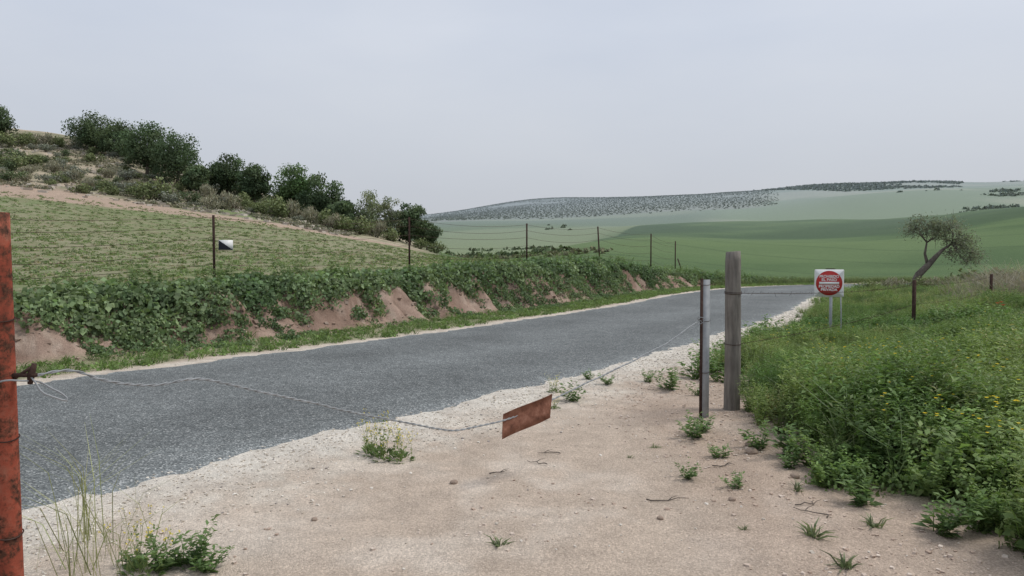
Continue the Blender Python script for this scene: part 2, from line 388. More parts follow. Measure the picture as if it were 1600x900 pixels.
def stamp(protos, P, sc, tint, g=rng, tilt=.15):
    n = len(P); which = g.integers(0, len(protos), n); VV = []; CC = []
    for i, (pv, pc) in enumerate(protos):
        m = np.where(which == i)[0]
        if not len(m): continue
        a = g.random(len(m)) * 6.283; ca = np.cos(a); sa = np.sin(a)
        s_ = np.asarray(sc)[m][:, None]
        x = pv[None, :, 0] * ca[:, None] - pv[None, :, 1] * sa[:, None]; y = pv[None, :, 0] * sa[:, None] + pv[None, :, 1] * ca[:, None]
        z = np.broadcast_to(pv[None, :, 2], x.shape)
        tx = g.normal(size=(len(m), 1)) * tilt; ty = g.normal(size=(len(m), 1)) * tilt
        x = x + z * tx; y = y + z * ty
        v = np.stack([x, y, z], -1) * s_[:, :, None] + P[m][:, None, :]
        VV.append(v.reshape(-1, 3)); CC.append((pc[None] * tint[m][:, None, :]).reshape(-1, 3))
    return np.concatenate(VV), np.concatenate(CC)
def quads(V): return np.arange(len(V)).reshape(-1, 4)
def tube(P, rad, n=8, cap=True):
    P = np.asarray(P, float); rad = np.broadcast_to(np.asarray(rad, float), (len(P),)); T = unit(np.gradient(P, axis=0))
    ref = np.array([0, 0, 1.]) if abs(T[0, 2]) < .9 else np.array([1., 0, 0])
    V = []
    for i in range(len(P)):
        u = unit(np.cross(T[i], ref)[None])[0]; v = np.cross(T[i], u)
        a = np.arange(n) * 2 * np.pi / n
        V.append(P[i] + rad[i] * (np.cos(a)[:, None] * u + np.sin(a)[:, None] * v))
    V = np.concatenate(V); F = []
    for i in range(len(P) - 1):
        for j in range(n):
            F.append((i*n+j, i*n+(j+1) % n, (i+1)*n+(j+1) % n, (i+1)*n+j))
    if cap:
        for e, k in ((0, 0), (len(P) - 1, 1)):
            V = np.vstack([V, P[e]]); c = len(V) - 1
            for j in range(0, n, 2):
                q = (c, e*n+j, e*n+(j+1) % n, e*n+(j+2) % n); F.append(q if k else q[::-1])
    return V, np.array(F)
def join(parts):
    VV = []; FF = []; o = 0
    for v, f in parts: VV.append(v); FF.append(np.asarray(f) + o); o += len(v)
    return np.concatenate(VV), np.concatenate(FF)
def box(x0, x1, y0, y1, z0, z1):
    V = np.array([(x, y, z) for z in (z0, z1) for y in (y0, y1) for x in (x0, x1)], float)
    return V, np.array([(0, 2, 3, 1), (4, 5, 7, 6), (0, 1, 5, 4), (2, 6, 7, 3), (0, 4, 6, 2), (1, 3, 7, 5)])
def hcol(c, D): return np.asarray(c) * (1 - haze(D))[:, None] + hazeC * haze(D)[:, None]  # foliage colour with distance haze mixed in, no real atmosphere

# ------------------------------------------------------------------ plants on the right
def vegmask(x, y, marg=0.):
    d, s = road_sd(x, y)
    vx = np.interp(y, [0, 3.9, 4.5, 5.3, 6.9, 8, 9.6, 12], [2.95, 2.65, 2.5, 2.35, 2.40, 2.65, 2.9, 2.9])
    nn = fbm(x * 1.3, y * 1.3, 71, 3) - .5
    return (x > vx + marg + nn * 1.5) & (d < -np.interp(y, [9, 14, 22], [3.75, 3.6, 3.2]) - marg + nn * 1.5), d
def scatter(n, x0, x1, y0, y1): return rng.uniform(x0, x1, n), rng.uniform(y0, y1, n)
def inview(x, y, m=.12): return np.abs(x / np.maximum(y + .6, .5)) < .667 + m
def vheight(x, y):
    k = np.interp(y, [3, 5, 9, 11.5, 14, 20, 30, 46], [.85, 1.0, 1.0, .72, .52, .55, .65, .7])
    k = k + .35 * sst(.50, .62, x / np.maximum(y, 1)) * sst(8, 13, y)
    return k * (.25 + 1.45 * fbm(x * .95, y * .95, 72, 3))
x, y = scatter(80000, 1.6, 31, 2.5, 46)
ok, _ = vegmask(x, y); ok &= inview(x, y) & (rng.random(len(x)) < np.clip(32 / (5 + y * 1.1), 0, 1) * np.clip(14 / y, .2, 1))
x = x[ok]; y = y[ok]; print('plants', len(x))
edge_in, _ = vegmask(x, y, .35)
z = height(x, y)
hsc = (vheight(x, y) + .14 * rng.random(len(x))) * np.where(edge_in, 1.0, .6)
tone = fbm(x * .7, y * .7, 73)[:, None]; tone = sst(.3, .7, tone)
tint = (np.array([.10, .185, .055]) * (1 - tone) + np.array([.185, .265, .09]) * tone) * (.75 + .5 * rng.random((len(x), 1)))
dry = (rng.random(len(x)) < .03 + .12 * sst(9, 20, y))[:, None]; tint = np.where(dry, tint * [1.6, 1.2, 1.6], tint)
grp = sst(.40, .52, fbm(x * .45 + 9, y * .45, 74)) > rng.random(len(x))
pa = [p_weed(100 + i, .5, 8, 28, .075, .042, .6) for i in range(4)] + [p_dome(110 + i, .22, .42, 150, .065, .045, .6) for i in range(2)]
pb = [p_weed(120 + i, .55, 9, 28, .06, .018, .45) for i in range(3)]
P = np.c_[x, y, z - .02]
v1, c1 = stamp(pa, P[~grp], hsc[~grp], tint[~grp]); v2, c2 = stamp(pb, P[grp], hsc[grp], tint[grp] * [1.12, 1.03, 1.12])
V = np.concatenate([v1, v2]); Cc = np.concatenate([c1, c2])
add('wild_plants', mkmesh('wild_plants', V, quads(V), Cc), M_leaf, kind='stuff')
x, y = scatter(26000, 2, 32, 3, 47); ok, _ = vegmask(x, y, .25)
ok &= inview(x, y) & (rng.random(len(x)) < np.clip((y - 3) / 12, .15, .8)) & (fbm(x * .5, y * .5, 78) > .44)
x = x[ok]; y = y[ok]; z = height(x, y)
tone = rng.random((len(x), 1))
tint = np.array([.15, .225, .085]) * (1 - tone) + np.array([.30, .31, .19]) * tone * (rng.random((len(x), 1)))+ .025
pg = [p_grass(200 + i, .55, 12, .009, .45) for i in range(4)]
V, Cc = stamp(pg, np.c_[x, y, z - .02], (vheight(x, y) + .18) * (.8 + .35 * rng.random(len(x))), tint)
add('tall_grass', mkmesh('tall_grass', V, quads(V), Cc), M_leaf, kind='stuff')
def p_flower(seed, r=.016):
    g = np.random.default_rng(seed); a = np.arange(7) * .9
    Dv = unit(np.c_[np.cos(a), np.sin(a), .35 + 0 * a]); V = leafq(np.zeros((7, 3)), Dv, np.tile([0, 0, 1.], (7, 1)), r, r * .8)
    st = blades(np.array([[0, 0, -.28]]), np.array([[0, 0, 1.]]), [.28], [.004], 0, g)
    return np.concatenate([V, st]), np.concatenate([np.tile([.78, .6, .03], (28, 1)), np.tile([.14, .2, .06], (8, 1))])
x, y = scatter(16000, 2.3, 16, 3.3, 15); ok, _ = vegmask(x, y, .4); ok &= inview(x, y) & (fbm(x * .8, y * .8, 77) > .48) & (rng.random(len(x)) < np.clip(3.5 / y, .06, 1) ** 1.3 * .6)
x = x[ok]; y = y[ok]; z = height(x, y) + .52 * vheight(x, y) + rng.uniform(0, .12, len(x)); print('flowers', len(x))
V, Cc = stamp([p_flower(i) for i in range(3)], np.c_[x, y, z], .6 + .6 * rng.random(len(x)), np.ones((len(x), 3)))
add('yellow_wildflowers', mkmesh('yellow_wildflowers', V, quads(V), Cc), M_leaf, kind='stuff')

# ------------------------------------------------------------------ bank vegetation
x, y = scatter(90000, -15, 18, 6, 46); d, s = road_sd(x, y); nn = fbm(s * .55, d * .5, 81); drape = fbm(s * .75, s * 0, 82, 3)
lower = 5.25 - 1.15 * sst(.43, .56, drape) - .5 * (nn - .5) - .6 * (vnoise(s * 2.2, s * 0, 85) - .5)
ok = (d > lower) & (d < 6.9 + nn * .6) & (y > 7) & inview(x, y, .2) & (rng.random(len(x)) < .75)
ok |= (d > 4.2) & (d < 5.4) & (y > 7) & inview(x, y, .2) & (fbm(s * 1.6, d * 1.6, 91, 2) > .60) & (rng.random(len(x)) < .4)
x = x[ok]; y = y[ok]; s = s[ok]; d = d[ok]; print('bank', len(x))
z = height(x, y)
sz = np.clip(.5 + .85 * fbm(s * .8, d * .8, 84) + .3 * rng.random(len(x)), .4, 1.6) * np.clip(1.2 - .5 * np.abs(d - 5.9), .45, 1.15)
tone = sst(.3, .7, fbm(s * .9, d * .9, 83))[:, None]
tint = (np.array([.12, .185, .085]) * (1 - tone) + np.array([.205, .275, .135]) * tone) * (.7 + .6 * rng.random((len(x), 1)))
V, Cc = stamp([p_dome(300 + i, .24, .27, 48, .09, .08) for i in range(5)], np.c_[x, y, z - .03], sz, tint)
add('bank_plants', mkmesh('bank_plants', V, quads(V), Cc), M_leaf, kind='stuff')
x, y = scatter(11000, -12, 18, 8, 46); d, s = road_sd(x, y); ok = (d > 5.7) & (d < 7.4) & inview(x, y, .1) & (fbm(s * .45, s * 0, 86) > .45) & (rng.random(len(x)) < .4)
x = x[ok]; y = y[ok]; z = height(x, y)
V, Cc = stamp([p_weed(320 + i, .55, 5, 22, .08, .035, .4) for i in range(3)], np.c_[x, y, z], .6 + .7 * rng.random(len(x)), np.array([.16, .23, .095]) * (.7 + .6 * rng.random((len(x), 1))))
add('bank_top_weeds', mkmesh('bank_top_weeds', V, quads(V), Cc), M_leaf, kind='stuff')
x, y = scatter(60000, -14, 18, 6, 44); d, s = road_sd(x, y); nn = fbm(x * .9, y * .9, 87) - .5
ok = (d > 2.9 + nn * .5) & (d < 4.45 + nn * .8) & inview(x, y, .1) & (rng.random(len(x)) < .85)
x = x[ok]; y = y[ok]; z = height(x, y); print('verge', len(x))
tint = np.array([.16, .235, .08]) * (.7 + .7 * rng.random((len(x), 1)))
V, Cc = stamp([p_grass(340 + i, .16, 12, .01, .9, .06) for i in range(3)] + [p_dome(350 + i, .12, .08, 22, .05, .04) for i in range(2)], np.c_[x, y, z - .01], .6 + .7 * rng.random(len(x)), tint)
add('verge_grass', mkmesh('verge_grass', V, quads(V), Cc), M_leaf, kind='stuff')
x, y = scatter(100000, -46, 6, 11, 62); d, s = road_sd(x, y); ok = (d > 6.6) & inview(x, y, .08) & (x < -y * .02 + 2) & (vnoise(x * 2.3, y * 2.3, 88) + .5 * rng.random(len(x)) > .72)
x = x[ok]; y = y[ok]; ok = rng.random(len(x)) < np.clip(12 / y, .2, .7); x = x[ok]; y = y[ok]; z = height(x, y); print('field', len(x))
tint = np.array([.19, .25, .105]) * (.7 + .6 * rng.random((len(x), 1))); dr = rng.random(len(x)) < .15; tint[dr] = [.38, .34, .24]
V, Cc = stamp([p_dome(360 + i, .13, .07, 12, .08, .05) for i in range(4)], np.c_[x, y, z - .01], (.5 + .6 * rng.random(len(x))) * (1 + y * .006), tint)
add('field_weeds', mkmesh('field_weeds', V, quads(V), Cc), M_leaf, kind='stuff')
x, y = scatter(12000, 8, 34, 40, 52); d, s = road_sd(x, y); ok = (d > 3.4) & (d < 6.5 + 2 * fbm(x * .3, y * .3, 3)) & (rng.random(len(x)) < .5)
x = x[ok]; y = y[ok]; z = height(x, y)
V, Cc = stamp(pg[:2], np.c_[x, y, z - .02], .5 + .5 * rng.random(len(x)), np.array([.15, .19, .08]) * (.6 + .8 * rng.random((len(x), 1))))
add('roadside_grass', mkmesh('roadside_grass', V, quads(V), Cc), M_leaf, kind='stuff')

# ------------------------------------------------------------------ gravel stones
def p_stone(seed):
    g = np.random.default_rng(seed)
    t = np.array([(1, 1, 1), (1, -1, 1), (-1, -1, 1), (-1, 1, 1), (1, 1, -1), (1, -1, -1), (-1, -1, -1), (-1, 1, -1)], float) * .5 * g.uniform(.6, 1.15, (8, 3)) * [1, .8, .55]
    f = [(0, 3, 2, 1), (4, 5, 6, 7), (0, 1, 5, 4), (1, 2, 6, 5), (2, 3, 7, 6), (3, 0, 4, 7)]
    return np.concatenate([t[list(q)] for q in f]), np.ones((24, 3))
ps = [p_stone(i) for i in range(8)]
x, y = scatter(280000, -7, 12, 2.6, 26); d, s = road_sd(x, y); nn = fbm(x * .35, y * .35, 32) - .5; n2_ = fbm(x * 1.7, y * 1.7, 33) - .5
prob = np.where(d < 0, (1 - sst(2.6, 4.7, -d + nn * 1.6 + n2_ * .9)) ** 1.6 * .9 + .012, 0) * (d < -2.3 - .6 * rng.random(len(x)))
ok = inview(x, y, .06) & (rng.random(len(x)) < prob * np.clip(9 / (2 + y), .12, 1))
x = x[ok]; y = y[ok]
x2, y2 = scatter(26000, -12, 14, 7, 36); d2, s2 = road_sd(x2, y2); ok = (d2 > 2.5 + .2 * rng.random(len(x2))) & (d2 < 3.2) & inview(x2, y2) & (rng.random(len(x2)) < .5 * np.clip(1.1 - (d2 - 2.6) * 1.5, 0, 1) ** 2)
x = np.r_[x, x2[ok]]; y = np.r_[y, y2[ok]]; z = height(x, y); print('gravel', len(x))
g0 = rng.random((len(x), 1)); tint = np.array([.46, .40, .33]) * (1 - g0) + np.array([.77, .72, .64]) * g0
dk = rng.random(len(x)) < .05; tint[dk] = [.30, .27, .25]
V, Cc = stamp(ps, np.c_[x, y, z + .003], .007 + .015 * rng.random(len(x)) ** 2.4 + .0004 * y, tint, tilt=.4)
add('roadside_gravel', mkmesh('roadside_gravel', V, quads(V), Cc), M_stone, kind='stuff')
x, y = scatter(46000, -3, 4, 2.7, 12); d, s = road_sd(x, y); ok = (d < -3.6) & (rng.random(len(x)) < .22 * sst(.50, .68, fbm(x * .9, y * .9, 92, 3)) + .6 * sst(.7, 1.9, x) * sst(.4, .6, fbm(x * 1.1, y * 1.1, 90)))
x = x[ok]; y = y[ok]; z = height(x, y); g0 = rng.random((len(x), 1))
V, Cc = stamp(ps, np.c_[x, y, z + .002], .006 + .024 * rng.random(len(x)) ** 4, np.array([.40, .30, .235]) * (1 - g0) + np.array([.64, .55, .47]) * g0, tilt=.4)
add('soil_clods', mkmesh('soil_clods', V, quads(V), Cc), M_stone, kind='stuff')
x, y = scatter(60000, -14, 16, 7, 40); d, s = road_sd(x, y); ok = (d > 4.1) & (d < 5.7) & inview(x, y) & (rng.random(len(x)) < .5 * (1 - sst(4.5, 5.5, d)) + .2)
x = x[ok]; y = y[ok]; z = height(x, y); g0 = rng.random((len(x), 1))
V, Cc = stamp(ps, np.c_[x, y, z], .02 + .12 * rng.random(len(x)) ** 3, np.array([.25, .175, .135]) * (1 - g0) + np.array([.44, .345, .28]) * g0, tilt=.4)
add('bank_clods', mkmesh('bank_clods', V, quads(V), Cc), M_stone, kind='stuff')

# ------------------------------------------------------------------ trees
def crown(seed, w, h, nclump, nleaf, L, col, zc=None, cr0=.14):
    g = np.random.default_rng(seed); zc = h * .55 if zc is None else zc
    cpos = []
    while len(cpos) < nclump:
        u = rdir(1, g)[0]; r = g.random() ** .38
        p = u * r
        if p[2] < -.8: continue
        k = 1 + .14 * math.sin(3 * math.atan2(p[1], p[0]) + seed)
        cpos.append(p * [(w * .5 - cr0 * w * .6) * k, (w * .5 - cr0 * w * .6) * k, (h * .5 - cr0 * w * .4)] + [0, 0, zc])
    cpos = np.array(cpos); VV = []; CC = []
    for c in cpos:
        cr = cr0 * (.8 + .5 * g.random()) * w; n = nleaf
        u = rdir(n, g); P = c + u * cr * (g.random((n, 1)) ** .4) * [1.1, 1.1, .8]
        Nv = unit(u + g.normal(size=(n, 3)) * .6); Dv = unit(np.cross(Nv, rdir(n, g)))
        sz = .6 + .7 * g.random(n)
        VV.append(leafq(P, Dv, Nv, L * sz, L * .65 * sz))
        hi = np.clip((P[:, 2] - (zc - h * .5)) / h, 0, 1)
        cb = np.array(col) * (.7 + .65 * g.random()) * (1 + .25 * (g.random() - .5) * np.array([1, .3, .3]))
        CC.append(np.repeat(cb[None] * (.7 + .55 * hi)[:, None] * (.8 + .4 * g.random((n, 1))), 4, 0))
    return np.concatenate(VV), np.concatenate(CC), cpos
def limbs(seed, h, r, cpos, base_top=.4, n=6):
    g = np.random.default_rng(seed)
    trunk = np.array([(0, 0, -.2), (.05 * h * (g.random() - .5), 0, h * base_top * .5), (.1 * h * (g.random() - .5), .05 * h * (g.random() - .5), h * base_top)])
    tr = np.linspace(r, r * .6, len(trunk)); tr[0] = r * 1.3
    parts = [tube(trunk, tr, 8)]
    for c in cpos[g.permutation(len(cpos))[:n]]:
        a = trunk[-1]; m = a * .5 + c * .5 + g.normal(size=3) * .06 * h
        parts.append(tube([a, a * .7 + m * .3, m, c], [r * .5, r * .38, r * .25, r * .06], 6))
    return join(parts)
def tree(name, px, D, w, h, seed, col, label, cat='tree', group=None, L=.26, nc=50, nl=150, zc=None, sink=0, cr0=.17):
    X = (px - 800) / 1200 * D; z0 = hz(X, D) - sink
    o = empty(name, (X, D, z0), label=label, category=cat)
    if group: o['group'] = group
    V, Cc, cp = crown(seed, w, h, nc, nl, L, hcol(np.array(col)[None], np.array([D]))[0], zc=zc or h * .52, cr0=cr0)
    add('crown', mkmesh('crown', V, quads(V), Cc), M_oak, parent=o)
    V, F = limbs(seed, h, w * .035, cp, .3)
    add('trunk', mkmesh('trunk', V, F, None, True), M_bark, parent=o)
    return o
oakc = (.09, .13, .066); G1 = 'holm oaks along the hillside'
tree('oak_tree', -2, 104, 5.0, 4.2, 1, oakc, 'dark green round holm oak on scrubby ridge', group=G1)
tree('oak_tree', 148, 104, 6.2, 5.3, 2, oakc, 'broad dark holm oak crowning the ridge', group=G1, sink=.3)
tree('oak_tree', 188, 101, 5.4, 4.9, 3, (.10, .14, .07), 'dark holm oak joined to its wider neighbour', group=G1, sink=.3)
tree('oak_tree', 232, 92, 6.0, 6.5, 4, oakc, 'tall dark holm oak above grey bushes', group=G1)
tree('oak_tree', 279, 88, 6.8, 6.3, 5, oakc, 'wide dense holm oak on the slope', group=G1)
tree('oak_tree', 309, 84, 3.0, 3.4, 6, (.10, .14, .07), 'small dark holm oak at a clump edge', group=G1)
tree('oak_tree', 357, 90, 5.2, 5.2, 7, oakc, 'rounded dark holm oak on falling slope', group=G1)
tree('oak_tree', 399, 88, 3.9, 4.8, 8, oakc, 'narrower dark holm oak beside rounded one', group=G1)
tree('oak_tree', 459, 86, 5.8, 5.9, 9, (.105, .165, .065), 'leafy green oak above the field edge', group=G1)
tree('oak_tree', 507, 84, 5.0, 5.3, 10, oakc, 'dark spreading oak above the field edge', group=G1)
tree('oak_tree', 536, 80, 2.8, 3.0, 11, oakc, 'low dark oak at end of clump', group=G1)
tree('wispy_tree', 576, 82, 3.6, 4.6, 12, (.19, .22, .125), 'feathery olive green small tree on slope', L=.2, nl=60)
tree('wispy_tree', 607, 84, 3.4, 4.4, 13, (.175, .20, .12), 'feathery grey green small tree on slope', L=.2, nl=60)
tree('oak_tree', 640, 86, 4.0, 4.6, 14, (.095, .135, .07), 'dark tree at foot of hillside', group=G1)
tree('oak_tree', 667, 88, 2.9, 3.2, 15, (.11, .15, .08), 'small dark tree ending the row', group=G1)

# leaning olive
Xo, Do = 18.7, 35.0
ot = empty('olive_tree', (Xo, Do, hz(Xo, Do)), label='gnarled leaning olive tree with sparse crown beside road', category='tree')
tk = np.array([(-.45, 0, -.3), (-.35, 0, .3), (-.12, .08, .75), (.22, -.04, 1.15), (.55, 0, 1.5), (.9, .05, 1.85)])
cps = np.array([(-.4, 0, 3.0), (-.0, .2, 3.2), (.45, 0, 3.05), (.9, -.2, 2.95), (1.35, 0, 3.1), (1.7, .2, 2.75), (2.05, 0, 2.35), (2.2, .2, 1.9), (2.3, 0, 1.4), (1.8, -.2, 1.4),
                (1.6, .1, 1.8), (1.2, .2, 2.3), (.7, .1, 2.55), (.1, -.1, 2.75), (1.5, -.2, 2.3), (2.35, 0, 1.65), (-.5, .1, 2.75), (1.0, .1, 2.7), (.6, -.1, 2.9), (1.9, .1, 2.1), (1.3, 0, 1.7)])
parts = [tube(tk, [.25, .19, .16, .14, .11, .07], 10)]
g = np.random.default_rng(5)
joints = [tk[4], tk[5], np.array([1.4, .1, 2.15]), np.array([.2, .05, 2.2])]
parts += [tube([tk[5], (1.15, .1, 2.0), joints[2]], [.07, .05, .035], 6), tube([tk[3], (.15, .1, 1.7), joints[3]], [.08, .055, .035], 6)]
for c in cps:
    a = min(joints, key=lambda q: np.linalg.norm(q - c)); m = a * .5 + c * .5 + g.normal(size=3) * .15
    parts.append(tube([a, a * .6 + m * .4, m, c], [.03, .022, .015, .006], 5))
    for q in range(6):
        e_ = c + g.normal(size=3) * [.3, .3, .22]; parts.append(tube([m * .4 + c * .6, (m + c * 2 + e_) / 4 + g.normal(size=3) * .04, e_], [.012, .009, .004], 4))
V, F = join(parts); add('trunk', mkmesh('trunk', V, F, None, True), M_bark, parent=ot)
VV = []; CC = []
for c in cps:
    n = int(g.uniform(110, 290)); u = rdir(n, g); P = c + g.normal(size=(n, 3)) * [.22, .22, .16]
    Dv = unit(u + np.array([0, 0, -.2]) + g.normal(size=(n, 3)) * .5); Nv = rdir(n, g)
    VV.append(leafq(P, Dv, Nv, .12, .042)); CC.append(tintv(n, np.array((.21, .23, .165)) * g.uniform(.8, 1.2), .35, g))
V = np.concatenate(VV); add('crown', mkmesh('crown', V, quads(V), np.concatenate(CC)), M_leaf, parent=ot)

# ------------------------------------------------------------------ hillside shrubs
def shrub_mesh(seed, col, w=1.0, h=.8, n=520, L=.11, upright=False):
    g = np.random.default_rng(seed); k = 9; cps = np.c_[g.normal(size=(k, 2)) * .26 * w, g.random(k) * h * .55 + h * .2]
    VV = []; CC = []
    for c in cps:
        m = n // k; u = rdir(m, g); P = c + u * .3 * w * (g.random((m, 1)) ** .4) * [1, 1, .8]; P[:, 2] = np.maximum(P[:, 2], 0)
        Nv = unit(u + g.normal(size=(m, 3)) * .6); Dv = unit(np.cross(Nv, rdir(m, g)) + (np.array([0, 0, 1.2]) if upright else 0))
        VV.append(leafq(P, Dv, Nv, L, L * (.3 if upright else .6))); CC.append(tintv(m, col, .25, g) * np.repeat((.65 + .5 * np.clip(P[:, 2:3] / h, 0, 1)), 4, 0))
    for i in range(5):
        c = cps[i]; v, f = tube([(0, 0, -.1), c * .5, c], [.03, .02, .008], 4); q = v[f].reshape(-1, 3); VV.append(q); CC.append(np.tile([.1, .08, .06], (len(q), 1)))
    V = np.concatenate(VV); return mkmesh('shrub', V, quads(V), np.concatenate(CC))
cols = {'grey green rounded shrub on stony slope': (.235, .25, .20), 'dark green dense shrub on stony slope': (.11, .145, .075),
        'olive green bushy shrub on the slope': (.19, .225, .105), 'pale dry wispy broom shrub on slope': (.32, .305, .22)}
sm = []
for i, (lab, c) in enumerate(cols.items()):
    for k in range(2): sm.append((lab, shrub_mesh(500 + i * 10 + k, np.array(c), upright=(i == 3), L=.16 if i == 3 else .12)))
pts = []
for t in range(4000):
    px = rng.uniform(-40, 600); Dd = rng.uniform(67, 110)
    if px > 330 and Dd < 72: continue
    if px < 120 and Dd < 70: continue
    Xs = (px - 800) / 1200 * Dd
    if any((Xs - a) ** 2 + (Dd - b_) ** 2 < 2.3 for a, b_ in pts): continue
    if vnoise(np.array([Xs * .12]), np.array([Dd * .12]), 95)[0] < .28: continue
    pts.append((Xs, Dd))
    if len(pts) >= 200: break
for Xs, Dd in pts:
    r = rng.random(); i = 0 if r < .45 else 1 if r < .58 else 2 if r < .8 else 3
    lab, me = sm[i * 2 + rng.integers(0, 2)]
    o = add('shrub', me, M_far, (Xs, Dd, hz(Xs, Dd) - .05), label=lab, category='shrub', group='shrubs on the hillside')
    k = rng.uniform(.7, 1.8); o.scale = (k * rng.uniform(.9, 1.3), k * rng.uniform(.9, 1.3), k * rng.uniform(.8, 1.2)); o.rotation_euler = (0, 0, rng.uniform(0, 6.28))
for px, Dd, k in [(240, 70, 2.8), (262, 71, 2.2), (328, 82, 2.0), (352, 72, 2.2), (380, 84, 1.8), (425, 82, 2.0), (430, 72, 2.8), (452, 73, 2.4), (410, 74, 1.8), (482, 80, 2.0), (505, 76, 2.4), (520, 74, 2), (540, 75, 2.2), (215, 71, 1.8), (560, 76, 2.4), (590, 78, 2.2), (615, 78, 2.0), (20, 80, 2.4), (55, 84, 2.0), (10, 97, 2.6), (40, 100, 2.4), (75, 102, 2.4), (100, 103, 2.0), (120, 80, 1.6), (90, 76, 1.5), (680, 84, 1.8), (655, 80, 1.6)]:
    Xs = (px - 800) / 1200 * Dd; i = 2 if rng.random() < .6 else 3; lab, me = sm[i * 2]
    o = add('shrub', me, M_far, (Xs, Dd, hz(Xs, Dd) - .05), label=lab.replace('on the slope', 'above the field edge').replace('on slope', 'above the field edge'), category='shrub', group='shrubs on the hillside'); o.scale = (k * 1.05, k, k * .95); o.rotation_euler = (0, 0, px)
x = rng.uniform(-75, -12, 16000); y = rng.uniform(66, 112, 16000); bb = x / y; ok = (bb > -.72) & (bb < -.2) & (fbm(x * .2, y * .2, 96) > .46); x = x[ok]; y = y[ok]
tn = rng.random((len(x), 1)); tint = np.array([.17, .185, .115]) * (1 - tn) + np.array([.35, .31, .23]) * tn
V, Cc = stamp([p_dome(700 + i, .35, .28, 9, .3, .16) for i in range(4)], np.c_[x, y, height(x, y)], .4 + .8 * rng.random(len(x)), hcol(tint, y))
add('hillside_scrub', mkmesh('hillside_scrub', V, quads(V), Cc), M_far, kind='stuff')
x = rng.uniform(-75, -12, 3000); y = rng.uniform(64, 110, 3000); bb = x / y; ok = (bb > -.72) & (bb < -.2) & (fbm(x * .15, y * .15, 98) > .5); x = x[ok]; y = y[ok]; g0 = rng.random((len(x), 1))
V, Cc = stamp(ps, np.c_[x, y, height(x, y)], .15 + .6 * rng.random(len(x)) ** 2, np.array([.34, .30, .25]) * (1 - g0) + np.array([.52, .47, .40]) * g0, tilt=.3)
add('hillside_rocks', mkmesh('hillside_rocks', V, quads(V), Cc), M_stone, kind='stuff')

# ------------------------------------------------------------------ distant woods and groves
pf = [p_dome(800 + i, .5, .5, 16, .42, .36, .3) for i in range(4)]
def wood(name, b0, b1, D0, D1, n, size, col, grid=None, nz=None, thr=0):
    if grid:
        gx = np.arange(b0 * D1 * 1.6 - 400, b1 * D1 * 1.6 + 900, grid); gy = np.arange(D0 - 900, D1 + 900, grid); x, y = [a.ravel() for a in np.meshgrid(gx, gy)]
        a = .35; x, y = x * math.cos(a) - (y - D0) * math.sin(a), D0 + (x * math.sin(a) + (y - D0) * math.cos(a))
        x = x + rng.normal(size=len(x)) * 1.4; y = y + rng.normal(size=len(x)) * 1.4
    else: y = rng.uniform(D0, D1, n); x = rng.uniform(b0 * D1, b1 * D1, n)
    bb = x / y; fe = np.minimum(np.minimum((bb - b0), (b1 - bb)) / .03, np.minimum(y - D0, D1 - y) / (.12 * (D1 - D0)))
    ok = (fe > 0) & (rng.random(len(x)) < np.clip(fe + .25, 0, 1)) & (y > D0 + 400 * (vnoise(x / 130, y * 0, 7) - .5) * (1 if grid else 0))
    if nz: ok &= fbm(x / nz, y / nz, 97) + .12 * (rng.random(len(x)) - .5) > thr
    x = x[ok]; y = y[ok]; print(name, len(x))
    sc = size * (.6 + .7 * rng.random(len(x)))
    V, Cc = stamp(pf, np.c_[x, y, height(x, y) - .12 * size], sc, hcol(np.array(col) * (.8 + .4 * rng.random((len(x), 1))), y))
    add(name, mkmesh(name, V, quads(V), Cc), M_far, kind='stuff')
def bp(p): return (p - 800) / 1200
wood('olive_grove', bp(660), bp(1215), 1150, 3150, 0, 3.9, (.17, .19, .13), grid=11.5, nz=260, thr=.28)
wood('distant_oak_wood', bp(1290), bp(1590), 700, 1080, 3600, 7.5, (.115, .15, .09), nz=170, thr=.44)
wood('ridge_oak_wood', bp(1170), bp(1500), 1600, 2300, 4200, 8.5, (.10, .135, .085), nz=260, thr=.38)
wood('ridge_end_trees', bp(1545), bp(1650), 1500, 2100, 220, 8, (.11, .14, .085))
wood('valley_bushes', bp(690), bp(900), 165, 290, 260, 3.0, (.11, .145, .075), nz=26, thr=.52)
wood('valley_reeds', bp(700), bp(960), 125, 190, 500, 1.6, (.19, .195, .12), nz=18, thr=.5)
wood('field_margin_bushes', bp(840), bp(900), 480, 700, 16, 5.0, (.12, .15, .08))

# ------------------------------------------------------------------ gate posts, cable, plate
rx, ry = -2.14, 3.2; z0 = hz(rx, ry)
rp = empty('gate_post', (rx, ry, z0), label='rusted red painted round steel gate post', category='post')
P = [(.012 - .012 * h, 0, h) for h in np.linspace(-.2, 1.78 - z0, 14)]
V, F = tube(P, .054, 24); add('post_tube', mkmesh('post_tube', V, F, None, False), M_rustpaint, parent=rp)
for hh in (.42, .83, 1.33):
    a = np.linspace(0, 2 * np.pi, 25); V, F = tube(np.c_[.0585 * np.cos(a) + .012 - .012 * hh, .0585 * np.sin(a), hh + .006 * np.sin(a * 2)], .0028, 6)
    add('wire_wrap', mkmesh('wire_wrap', V, F), M_rustd, parent=rp)
V, F = join([box(.045, .145, -.012, .012, 1.09, 1.105), tube([(.12, 0, 1.06), (.125, .0, 1.10), (.14, 0, 1.145)], [.010, .016, .010], 8), tube([(.05, 0, 1.08), (.13, -.01, 1.13)], .007, 6)])
add('bracket', mkmesh('bracket', V, F), M_rustd, parent=rp)

